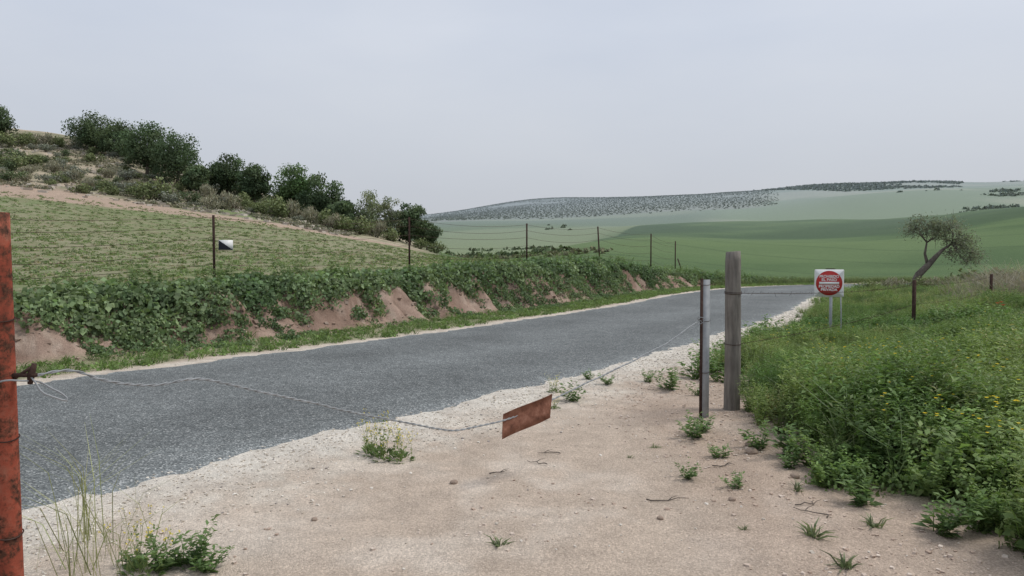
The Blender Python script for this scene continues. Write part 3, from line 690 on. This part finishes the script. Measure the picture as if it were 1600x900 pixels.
mx, my = 1.87, 7.4; z0 = hz(mx, my)
mp = empty('fence_post', (mx, my, z0), label='galvanised steel channel post bolted to rusty angle iron', category='post')
zt = 1.372 - z0
V, F = join([box(-.026, .040, -.003, .003, -.3, zt), box(-.026, -.020, .003, .05, -.3, zt), box(.034, .040, .003, .05, -.3, zt)])
add('steel_channel', mkmesh('steel_channel', V, F), M_galv, parent=mp)
V, F = join([box(-.054, -.0265, -.004, .002, -.3, zt + .01), box(-.034, -.0265, .002, .04, -.3, zt + .01)])
add('angle_iron', mkmesh('angle_iron', V, F), M_rustd, parent=mp)
for hh in (1.30, .95, .45):
    a = np.linspace(0, 2 * np.pi, 17); V, F = tube(np.c_[-.007 + .056 * np.cos(a), .02 + .036 * np.sin(a), hh + .01 * np.sin(a)], .003, 6)
    add('wire_wrap', mkmesh('wire_wrap', V, F), M_rustd, parent=mp)
wx, wy = 2.26, 7.84; z0 = hz(wx, wy)
wp = empty('wooden_post', (wx, wy, z0), label='thick weathered round wooden post beside steel post', category='post')
ht = 1.645 - z0
hs = np.linspace(-.3, ht, 22); n = 28; V = []
for i, h_ in enumerate(hs):
    a = np.arange(n) * 2 * np.pi / n; r = .080 * (1 + .02 * np.sin(a * 3 + 1) + .012 * np.sin(a * 7 + h_ * .5)) * (1.03 - .04 * h_)
    if i == len(hs) - 1: r = r * .93
    V.append(np.c_[r * np.cos(a) + .004 * math.sin(h_ * 3), r * np.sin(a), np.full(n, h_) + (.006 * np.cos(a) if i > 19 else 0)])
V = np.concatenate(V + [np.array([[0, 0, ht]])]); F = [(i*n+j, i*n+(j+1) % n, (i+1)*n+(j+1) % n, (i+1)*n+j) for i in range(len(hs)-1) for j in range(n)]
c = len(V) - 1; e = (len(hs) - 1) * n; F += [(c, e+j, e+(j+1) % n, e+(j+2) % n) for j in range(0, n, 2)]
add('post_shaft', mkmesh('post_shaft', V, F, None, False), M_wood, parent=wp)
for hh in (1.21, 1.195, .68):
    a = np.linspace(0, 2 * np.pi, 29); V, F = tube(np.c_[.085 * np.cos(a), .085 * np.sin(a), hh + .008 * np.sin(a)], .0028, 6)
    add('wire_wrap', mkmesh('wire_wrap', V, F), M_rustd, parent=wp)

tt = [0.0, .025, .05, .088, .13, .191, .295, .38, .4145, .445, .507, .56, .612, .742, .878, .985]
zz = [1.09, 1.10, 1.045, 1.0, 1.0, .875, .685, .525, .468, .452, .447, .485, .533, .652, .80, .965]
A0 = np.array([rx + .12, ry, 0]); A1 = np.array([mx - .04, my, 0])
cp = np.array([A0 * (1 - t) + A1 * t + [0, 0, q] for t, q in zip(tt, zz)])
cps2 = crspline(cp, 10)
def strand(P, ph, r, rad, n=6):
    L = np.r_[0, np.cumsum(np.linalg.norm(np.diff(P, axis=0), axis=1))]; q = np.linspace(0, L[-1], int(L[-1] / .02)); Q = np.stack([np.interp(q, L, P[:, i]) for i in range(3)], 1)
    T = unit(np.gradient(Q, axis=0)); S = unit(np.cross(T, [0, 0, 1.])); U = np.cross(S, T); a = q * 2 * np.pi / .11 + ph
    wob = np.stack([vnoise(q * 6, q * 0, 5) - .5, vnoise(q * 6, q * 0, 15) - .5, vnoise(q * 5, q * 0, 25) - .5], 1) * .012
    return tube(Q + wob + r * (np.cos(a)[:, None] * S + np.sin(a)[:, None] * U), rad, n)
V, F = join([strand(cps2, 0, .0038, .0037), strand(cps2, math.pi, .0038, .0037)])
lp = np.array([(rx + .12, ry, 1.1), (rx + .19, ry - .02, 1.02), (rx + .26, ry + .02, .985), (rx + .21, ry + .02, 1.03), (rx + .14, ry + .02, 1.07), (rx + .08, ry - .05, 1.09), (rx - .03, ry - .062, 1.075)])
v2, f2 = strand(crspline(lp, 8), 0, .002, .004)
lp = np.array([(mx - .04, my - .02, .965), (mx - .09, my - .03, .985), (mx - .07, my - .05, 1.01), (mx - .02, my - .04, .98), (mx - .10, my - .05, .92), (mx - .16, my - .1, .9)])
v3, f3 = strand(crspline(lp, 8), 0, .002, .0035)
V, F = join([(V, F), (v2, f2), (v3, f3)])
add('gate_cable', mkmesh('gate_cable', V, F, None, True), M_wire, label='sagging twisted steel cable strung between gate posts', category='cable')
c0 = A0 * (1 - .507) + A1 * .507 + [0, 0, .447]; c1 = A0 * (1 - .60) + A1 * .60 + [0, 0, .525]
ctr = (c0 + c1) / 2 + np.array([0, -.01, -.042]); ax = unit((c1 - c0)[None])[0]
nn_ = unit(np.cross(ax, [0, 0, 1.])[None])[0]; upv = np.cross(nn_, ax)
us_ = np.linspace(-.5, .5, 9); V = []
for side in (0, 1):
    for i, u in enumerate(us_):
        for v in (-.5, -.17, .17, .5):
            V.append(u * .52 * ax * (1 + .03 * v) + v * .175 * (upv * .98 + ax * .25) + nn_ * ((.003 if side else 0) + .012 * math.sin(u * 5) + .01 * v * v))
V = np.array(V); F = []
for side in (0, 1):
    for i in range(8):
        for j in range(3):
            q = [side*36+i*4+j, side*36+(i+1)*4+j, side*36+(i+1)*4+j+1, side*36+i*4+j+1]; F.append(q if side else q[::-1])
for i in range(8):
    for j in (0, 3): F.append([i*4+j, (i+1)*4+j, 36+(i+1)*4+j, 36+i*4+j])
for i in (0, 8):
    for j in range(3): F.append([i*4+j, i*4+j+1, 36+i*4+j+1, 36+i*4+j])
hp = add('hanging_plate', mkmesh('hanging_plate', V, F), mat_rust('orange_rust', 1.35, .1), tuple(ctr), label='rusty blank metal plate hanging from steel cable', category='plate')

# ------------------------------------------------------------------ fence on the bank
posts = [(-10.2, 11.2, 2.3, 0), (-6.59, 17, 2.50, 0), (-3.07, 23, 2.76, .0), (.53, 27.5, 2.76, 0), (3.8, 33, 2.86, -.07), (6.87, 38, 2.70, 0), (9.35, 44, 2.45, .0)]
tops = []
for i, (fx, fy, zt, ln) in enumerate(posts):
    z0 = hz(fx, fy); h_ = zt - z0
    V, F = join([box(-.028, .028, -.004, .0035, -.3, h_), box(-.028, -.021, .0035, .045, -.3, h_)])
    V[:, 0] += ln * np.maximum(V[:, 2], 0)
    add('fence_post', mkmesh('fence_post', V, F), M_rustd, (fx, fy, z0), label='rusty angle iron fence post on weedy bank' if ln == 0 else 'leaning rusty angle iron fence post on bank', category='post', group='fence posts on the bank')
    tops.append((fx, fy, z0, h_, ln))
z0 = hz(9.9, 45); V, F = box(-.03, .03, -.03, .03, -.3, 1.0); V[:, 0] -= .35 * V[:, 2] - .1
add('fence_post', mkmesh('fence_post', V, F), M_rustd, (9.95, 45, z0), label='slanting iron brace post at fence end', category='post', group='fence posts on the bank')
for k, fr in enumerate((.30, .5, .68, .84, .97)):
    pts_ = []
    for i in range(len(tops) - 1):
        a = tops[i]; b2 = tops[i + 1]
        for t in np.linspace(0, 1, 12, endpoint=False):
            A_ = np.array([a[0] + a[4] * a[3] * fr, a[1] - .01, a[2] + a[3] * fr]); B_ = np.array([b2[0] + b2[4] * b2[3] * fr, b2[1] - .01, b2[2] + b2[3] * fr])
            sag = .10 + .06 * ((k * 7 + i * 3) % 4) / 3
            pts_.append(A_ * (1 - t) + B_ * t - np.array([0, 0, 4 * t * (1 - t) * sag]))
    V, F = tube(pts_, .0045, 5); add('fence_wire', mkmesh('fence_wire', V, F), M_thin, label='thin sagging fence wire strung along iron posts', category='wire', group='wires of the bank fence')
fx, fy = -6.30, 16.93; zc = 1.6 + 17 * 17 / 1200
mk = empty('marker_sign', (fx, fy, zc), label='small square black and white diagonal marker on fence', category='sign'); mk.rotation_euler = (0, 0, R(20))
V, F = box(-.15, .15, 0, .006, -.11, .11); add('plate', mkmesh('plate', V, F), M_white, parent=mk)
V = np.array([(-.148, -.003, .108), (-.148, -.003, -.108), (.148, -.003, -.108), (.148, -.003, -.107)]); add('black_triangle', mkmesh('black_triangle', V, np.array([(0, 1, 2, 3)])), M_black, parent=mk)
V, F = join([tube([(-.33, .0, .1), (-.15, .003, .09)], .006, 6), tube([(-.33, .0, -.08), (-.15, .003, -.08)], .006, 6)]); add('bracket', mkmesh('bracket', V, F), M_rustd, parent=mk)

# ------------------------------------------------------------------ private property sign
sx, sy = 5.66, 13.7; z0 = hz(sx, sy)
sg = empty('prohibition_sign', (sx, sy, z0), label='white square sign with red no entry disc', category='sign'); sg.rotation_euler = (0, 0, R(-17))
zc = 1.6 - 42.5 * 13.7 / 1200 - z0
def rplate(w, h, r, y0, y1, zc, n=6):
    pts = []
    for cx, cz, a0 in ((w/2-r, h/2-r, 0), (-w/2+r, h/2-r, 90), (-w/2+r, -h/2+r, 180), (w/2-r, -h/2+r, 270)):
        for k in range(n + 1): a = R(a0 + 90 * k / n); pts.append((cx + r * math.cos(a), cz + r * math.sin(a)))
    m = len(pts); V = [(a, y0, b + zc) for a, b in pts] + [(a, y1, b + zc) for a, b in pts] + [(0, y0, zc), (0, y1, zc)]
    F = [(i, (i+1) % m, m + (i+1) % m, m + i) for i in range(m)]
    F += [(2*m, (i+2) % m, (i+1) % m, i) for i in range(0, m, 2)] + [(2*m+1, m+i, m+(i+1) % m, m+(i+2) % m) for i in range(0, m, 2)]
    return np.array(V), np.array(F)
V, F = rplate(.49, .49, .02, 0, .004, zc, 5); add('plate', mkmesh('plate', V, F), M_white, parent=sg)
V, F = rplate(.44, .44, .2199, -.003, -.0005, zc, 15); add('red_disc', mkmesh('red_disc', V, F), M_red, parent=sg)
V, F = box(-.165, .165, -.006, -.0035, zc - .022, zc + .022); add('white_bar', mkmesh('white_bar', V, F), M_white, parent=sg)
def text(s_, size, x, z, parent, wmax=None):
    cu = bpy.data.curves.new('lettering', 'FONT'); cu.body = s_; cu.size = size; cu.align_x = 'CENTER'; cu.align_y = 'CENTER'; cu.extrude = .0008; cu.offset = .0016
    o = bpy.data.objects.new('tmp', cu); coll.objects.link(o); dg = bpy.context.evaluated_depsgraph_get()
    me = bpy.data.meshes.new_from_object(o.evaluated_get(dg)); bpy.data.objects.remove(o)
    o = add('lettering', me, M_white, (x, -.0055, z), parent); o.rotation_euler = (R(90), 0, 0)
    w_ = max(v.co.x for v in me.vertices) - min(v.co.x for v in me.vertices)
    if wmax and w_ > wmax: o.scale = (wmax / w_, 1, 1)
text('PROHIBIDO', .068, 0, zc + .118, sg, .32); text('EL PASO', .068, 0, zc + .060, sg, .26)
text('PROPIEDAD', .068, 0, zc - .060, sg, .34); text('PRIVADA', .068, 0, zc - .118, sg, .28)
V, F = box(.012, .062, .006, .040, -.3, zc + .2); add('pole', mkmesh('pole', V, F), M_pole, parent=sg)
V, F = join([box(-.06, .10, .004, .012, zc + .243, zc + .262), box(.02, .05, .004, .03, zc + .2, zc + .262)]); add('bracket', mkmesh('bracket', V, F), M_rustd, parent=sg)
z1 = hz(6.1, 14.2); V, F = tube([(0, 0, -.3), (0, 0, .5), (-.02, 0, 1.0 - z1)], .012, 8)
add('metal_stake', mkmesh('metal_stake', V, F, None, True), M_pole, (6.1, 14.2, z1), label='thin pale metal stake behind the red sign', category='stake')

fp = [(8.4, 16, 1.10), (13.75, 22, 1.08)]
for fx, fy, zt in fp:
    z0 = hz(fx, fy); V, F = join([box(-.03, .03, -.004, .004, -.2, zt - z0), box(-.03, -.022, .004, .05, -.2, zt - z0)])
    add('fence_post', mkmesh('fence_post', V, F), M_rustd, (fx, fy, z0), label='short rusty iron post standing among wild plants', category='post', group='posts among the wild plants')
for hw_, hp_ in ((1.22, 1.0), (.70, .6)):
    K = [np.array([wx + .08, wy, hw_]), np.array([8.4, 15.99, hp_]), np.array([13.75, 21.99, hp_])]
    pts_ = []
    for i in range(2):
        for t in np.linspace(0, 1, 24, endpoint=(i == 1)): pts_.append(K[i] * (1 - t) + K[i + 1] * t - np.array([0, 0, 4 * t * (1 - t) * .06]))
    parts = [tube(pts_, .0028, 5)]
    for i in range(2):
        for t in np.arange(.01, 1, .012 if i == 0 else .02):
            c = K[i] * (1 - t) + K[i + 1] * t - np.array([0, 0, 4 * t * (1 - t) * .06])
            parts.append(tube([c + rng.normal(size=3) * .012, c, c + rng.normal(size=3) * .012 + [0, 0, .012]], .0018, 4, False))
    V, F = join(parts); add('barbed_wire', mkmesh('barbed_wire', V, F), M_rustd, label='barbed wire running from wooden post into plants', category='wire', group='barbed wires by wooden post')

# ------------------------------------------------------------------ individual weeds, twigs, stones
def weed(x, y, k, kind, seed):
    if kind == 'leafy': V, Cc = p_weed(seed, .30, 9, 20, .075, .03, 1.1); Cc = Cc * [.145, .225, .085]; lab = 'leafy green weed growing on pale gravel soil'
    elif kind == 'flat': V, Cc = p_grass(seed, .16, 26, .016, 2.2, .02); Cc = Cc * [.18, .22, .12]; lab = 'flat star shaped weed on bare dirt'
    elif kind == 'thin': V, Cc = p_grass(seed, .75, 18, .005, .55, .09); Cc = Cc * [.36, .38, .18]; lab = 'sparse thin pale grass stalks beside gate post'
    else:
        g = np.random.default_rng(seed); VV = []; CC = []
        for i in range(12):
            a = g.random() * 6.28; l = g.random() * .6; d0 = unit(np.array([math.cos(a) * l, math.sin(a) * l, 1])); hh = .45 * (.5 + .7 * g.random()); b0 = g.normal(size=3) * [.05, .05, 0]
            VV.append(blades(b0[None], d0[None], [hh], [.005], .25, g)); CC.append(np.tile([.25, .29, .12], (8, 1)))
            n = 10; t = g.random(n); P = b0 + d0 * (t * hh * .9)[:, None]; Dv = unit(rdir(n, g) + [0, 0, .4]); VV.append(leafq(P, Dv, rdir(n, g), .05 * (1.2 - t), .018)); CC.append(tintv(n, (.19, .25, .095), .3, g))
            for q in range(4):
                t_ = .75 + .25 * g.random(); c_ = b0 + d0 * hh * t_ + g.normal(size=3) * .03; br = unit((c_ - b0)[None])[0]
                VV.append(blades((c_ - br * .06)[None], br[None], [.07], [.003], 0, g)); CC.append(np.tile([.2, .24, .1], (8, 1)))
                VV.append(leafq(np.repeat(c_[None], 4, 0), rdir(4, g), np.tile([0, 0, 1.], (4, 1)), .013, .011)); CC.append(np.tile([.75, .62, .06], (16, 1)))
        n = 50; u = rdir(n, g); u[:, 2] = abs(u[:, 2]) * .5; P = u * .12; VV.append(leafq(P, unit(u + [0, 0, .3]), np.tile([0, 0, 1.], (n, 1)), .08, .03)); CC.append(tintv(n, (.14, .21, .08), .3, g))
        V = np.concatenate(VV); Cc = np.concatenate(CC); lab = 'wild mustard clump with small yellow flowers by road'
    o = add('wild_mustard' if 'must' in kind else 'grass_tuft' if kind == 'thin' else 'weed', mkmesh('weed', V, quads(V), Cc), M_leaf, (x, y, hz(x, y) - .01), label=lab, category='plant', group='weeds on the dirt entrance'); o.scale = (k, k, k)
wl = [(.67, 8.4, .8, 'leafy'), (1.2, 9.5, .6, 'leafy'), (1.0, 9.9, .5, 'leafy'), (1.86, 9.1, 1.0, 'leafy'), (1.72, 9.7, .6, 'leafy'), (1.59, 6.7, .85, 'leafy'), (1.73, 6.9, .6, 'leafy'),
      (-.07, 4.15, .55, 'flat'), (1.7, 4.27, .8, 'flat'), (1.26, 5.5, .5, 'leafy'), (1.68, 6.1, .55, 'leafy'), (1.72, 3.9, .8, 'flat'), (1.2, 6.4, .4, 'flat'), (2.15, 4.5, .7, 'flat'), (1.95, 5.2, .6, 'flat'), (1.55, 5.3, .45, 'leafy'),
      (2.35, 9.9, 1.3, 'leafy'), (2.7, 10.4, 1.5, 'leafy'), (2.6, 9.6, 1.3, 'leafy'), (2.95, 10.9, 1.4, 'leafy'), (3.4, 11.8, 1.4, 'leafy'), (3.7, 12.6, 1.4, 'leafy'), (4.4, 13.6, 1.5, 'leafy'), (4.9, 14.8, 1.6, 'leafy'), (5.4, 13.2, 1.2, 'leafy'), (5.1, 12.8, 1.2, 'leafy'), (2.1, 8.6, .6, 'leafy'), (2.05, 6.3, .8, 'leafy'), (2.2, 6.0, 1.1, 'leafy'), (2.3, 5.4, .9, 'leafy'), (2.1, 5.7, .6, 'leafy'), (2.3, 4.9, .9, 'leafy'), (2.45, 4.4, 1.0, 'leafy'), (.95, 6.1, .3, 'flat'), (1.35, 4.4, .35, 'flat'),
      (-1.02, 6.05, .8, 'mustard'), (-1.15, 6.2, .7, 'mustard'), (-.88, 6.0, .65, 'mustard'), (-2.2, 3.85, .95, 'thin'), (-1.95, 3.6, .8, 'thin'), (-2.05, 4.0, .8, 'thin'), (-2.35, 4.2, 1.0, 'thin'), (-1.85, 3.8, .7, 'mustard'), (-1.68, 3.92, .8, 'leafy'), (-1.80, 3.88, .7, 'leafy'), (-1.55, 3.85, .6, 'leafy'), (-1.95, 3.9, .5, 'leafy'), (.45, 8.0, .35, 'mustard'), (.5, 9.0, .5, 'mustard')]
for i, (x_, y_, k_, kd) in enumerate(wl): weed(x_, y_, k_, kd, 900 + i)
def twig(x, y, L, a, seed):
    g = np.random.default_rng(seed); n = 6; t = np.linspace(-.5, .5, n); P = np.c_[t * L * math.cos(a), t * L * math.sin(a), g.random(n) * .012] + g.normal(size=(n, 3)) * [.012, .012, .0]
    V, F = join([tube(P, np.linspace(.005, .002, n), 5), tube([P[3], P[3] + [.03, .03, .01], P[3] + [.07, .05, .015]], [.003, .0025, .001], 5)])
    add('twig', mkmesh('twig', V, F), M_bark, (x, y, hz(x, y) + .006), label='dry dark twig lying on bare dirt', category='twig', group='twigs on the dirt')
for i, q in enumerate([(1.0, 4.95, .28, .1), (.2, 5.9, .18, 2.6), (-.1, 5.6, .14, .5), (1.85, 4.7, .25, 2.4), (1.9, 4.9, .2, .6), (.3, 6.2, .2, 2.9), (1.6, 5.8, .18, .3)]): twig(*q, i)
for i, (x_, y_, r_) in enumerate([(-.41, 5.36, .028), (.9, 4.6, .02), (1.95, 6.2, .05), (2.0, 6.4, .04), (1.45, 5.0, .025), (-1.2, 4.6, .02), (2.05, 5.5, .035)]):
    bm = bmesh.new(); bmesh.ops.create_icosphere(bm, subdivisions=2, radius=r_); g = np.random.default_rng(i)
    for v in bm.verts: v.co *= 1 + .22 * (g.random() - .5); v.co.z *= .65
    me = bpy.data.meshes.new('stone'); bm.to_mesh(me); bm.free()
    a = me.color_attributes.new('Col', 'FLOAT_COLOR', 'POINT'); a.data.foreach_set('color', np.tile([.31, .24, .19, 1], len(me.vertices)).astype(np.float32))
    add('stone', me, M_stone, (x_, y_, hz(x_, y_) + r_ * .3), label='small brown stone lying on bare dirt', category='stone', group='stones on the dirt')
for i, (x_, y_) in enumerate([(9.5, 15.0), (9.7, 15.2), (9.1, 14.2)]):
    V, Cc = p_flower(i, .045); Cc[:28] = [.65, .03, .015]; V[28:, 2] *= 2.5
    o = add('poppy', mkmesh('poppy', V, quads(V), Cc), M_leaf, (x_, y_, hz(x_, y_) + .68), label='small red poppy among tall green grass', category='flower', group='poppies in the grass')
for i, (x_, y_, k_) in enumerate([(14.3, 22.5, 1.8), (15.2, 23, 2.0), (13.6, 22.8, 1.2), (16, 24, 2.1), (15.0, 21.6, 1.8), (16.2, 25.5, 1.9), (17.5, 27.5, 1.9), (16.8, 23.4, 2.1), (12.6, 21.5, 1.1), (15.8, 26.5, 1.5), (14.6, 25, 1.4)]):
    V, Cc = p_grass(950 + i, .8, 150, .012, .8, .25); Cc = Cc * [.32, .285, .24]
    o = add('dead_cane_clump', mkmesh('canes', V, quads(V), Cc), M_leaf, (x_, y_, hz(x_, y_)), label='clump of bare greyish pink dry stems above plants', category='plant', group='dry stems'); o.scale = (k_ * .8, k_ * .8, k_)
for i, (x_, y_, k_) in enumerate([(16.5, 33, 1.0), (17.6, 33.5, 1.1), (18.4, 33.4, 1.0), (20.5, 34, 1.6), (21.6, 34.5, 1.5), (22.5, 35, 1.6), (19.4, 33.3, 1.0), (15.4, 33, .9), (23.4, 35, 1.4), (18.3, 29, 1.1), (17.2, 28, 1.0), (24.2, 36, 1.6), (19.8, 32.5, 1.2)]):
    lab, me = sm[4 if i % 2 else 6]
    o = add('shrub', me, M_far, (x_, y_, hz(x_, y_) - .05), label='low grey green bush beside the leaning olive', category='shrub', group='bushes along the field margin'); o.scale = (k_ * 1.3, k_, k_ * .85); o.rotation_euler = (0, 0, i * 1.3)

# ------------------------------------------------------------------ sky, sun, camera
w_ = bpy.data.worlds.new('World'); scene.world = w_; w_.use_nodes = True; nt = w_.node_tree; nt.nodes.clear()
SE, SR = 56, 75
sky = nt.nodes.new('ShaderNodeTexSky'); sky.sky_type = 'NISHITA'; sky.sun_disc = False; sky.sun_elevation = R(SE); sky.sun_rotation = R(SR); sky.dust_density = 4; sky.air_density = 1.2
tc = nt.nodes.new('ShaderNodeTexCoord'); mp_ = nt.nodes.new('ShaderNodeMapping'); mp_.inputs['Scale'].default_value = (1, 1, 3.2)
nt.links.new(tc.outputs['Generated'], mp_.inputs['Vector'])
no = nt.nodes.new('ShaderNodeTexNoise'); no.inputs['Scale'].default_value = 1.6; no.inputs['Detail'].default_value = 5; nt.links.new(mp_.outputs[0], no.inputs['Vector'])
cr = nt.nodes.new('ShaderNodeValToRGB'); e = cr.color_ramp.elements; e[0].position = .3; e[0].color = (5.8, 6.4, 7.6, 1); e[1].position = .72; e[1].color = (7.2, 7.6, 8.4, 1)
nt.links.new(no.outputs['Fac'], cr.inputs['Fac'])
sp = nt.nodes.new('ShaderNodeSeparateXYZ'); nt.links.new(tc.outputs['Generated'], sp.inputs[0])
hr = nt.nodes.new('ShaderNodeMapRange'); hr.inputs['From Min'].default_value = 0; hr.inputs['From Max'].default_value = .28; hr.inputs['To Min'].default_value = 1; hr.inputs['To Max'].default_value = 0; nt.links.new(sp.outputs['Z'], hr.inputs['Value'])
m1 = nt.nodes.new('ShaderNodeMix'); m1.data_type = 'RGBA'; m1.inputs[7].default_value = (5.7, 5.95, 6.45, 1); nt.links.new(hr.outputs[0], m1.inputs[0]); nt.links.new(cr.outputs[0], m1.inputs[6])
mx_ = nt.nodes.new('ShaderNodeMix'); mx_.data_type = 'RGBA'; mx_.inputs[0].default_value = .88; nt.links.new(sky.outputs[0], mx_.inputs[6]); nt.links.new(m1.outputs[2], mx_.inputs[7])
bg = nt.nodes.new('ShaderNodeBackground'); bg.inputs['Strength'].default_value = .1; nt.links.new(mx_.outputs[2], bg.inputs['Color'])
wo = nt.nodes.new('ShaderNodeOutputWorld'); nt.links.new(bg.outputs[0], wo.inputs[0])
sl_ = bpy.data.lights.new('sun', 'SUN'); sl_.energy = 2.2; sl_.angle = R(18); sl_.color = (1, .965, .91)
so = bpy.data.objects.new('sun', sl_); coll.objects.link(so)
dv = Vector((math.sin(R(SR)) * math.cos(R(SE)), math.cos(R(SR)) * math.cos(R(SE)), math.sin(R(SE))))
so.rotation_euler = (-dv).to_track_quat('-Z', 'Y').to_euler(); so.location = (0, 0, 30)
cam = bpy.data.cameras.new('camera'); cam.lens = 27; cam.sensor_width = 36; cam.clip_end = 12000; cam.clip_start = .05
co = bpy.data.objects.new('camera', cam); coll.objects.link(co); co.location = (0, 0, 1.6); co.rotation_euler = (R(90 - 2.39), 0, 0)
scene.camera = co
scene.view_settings.view_transform = 'Standard'; scene.view_settings.look = 'None'; scene.view_settings.exposure = 0
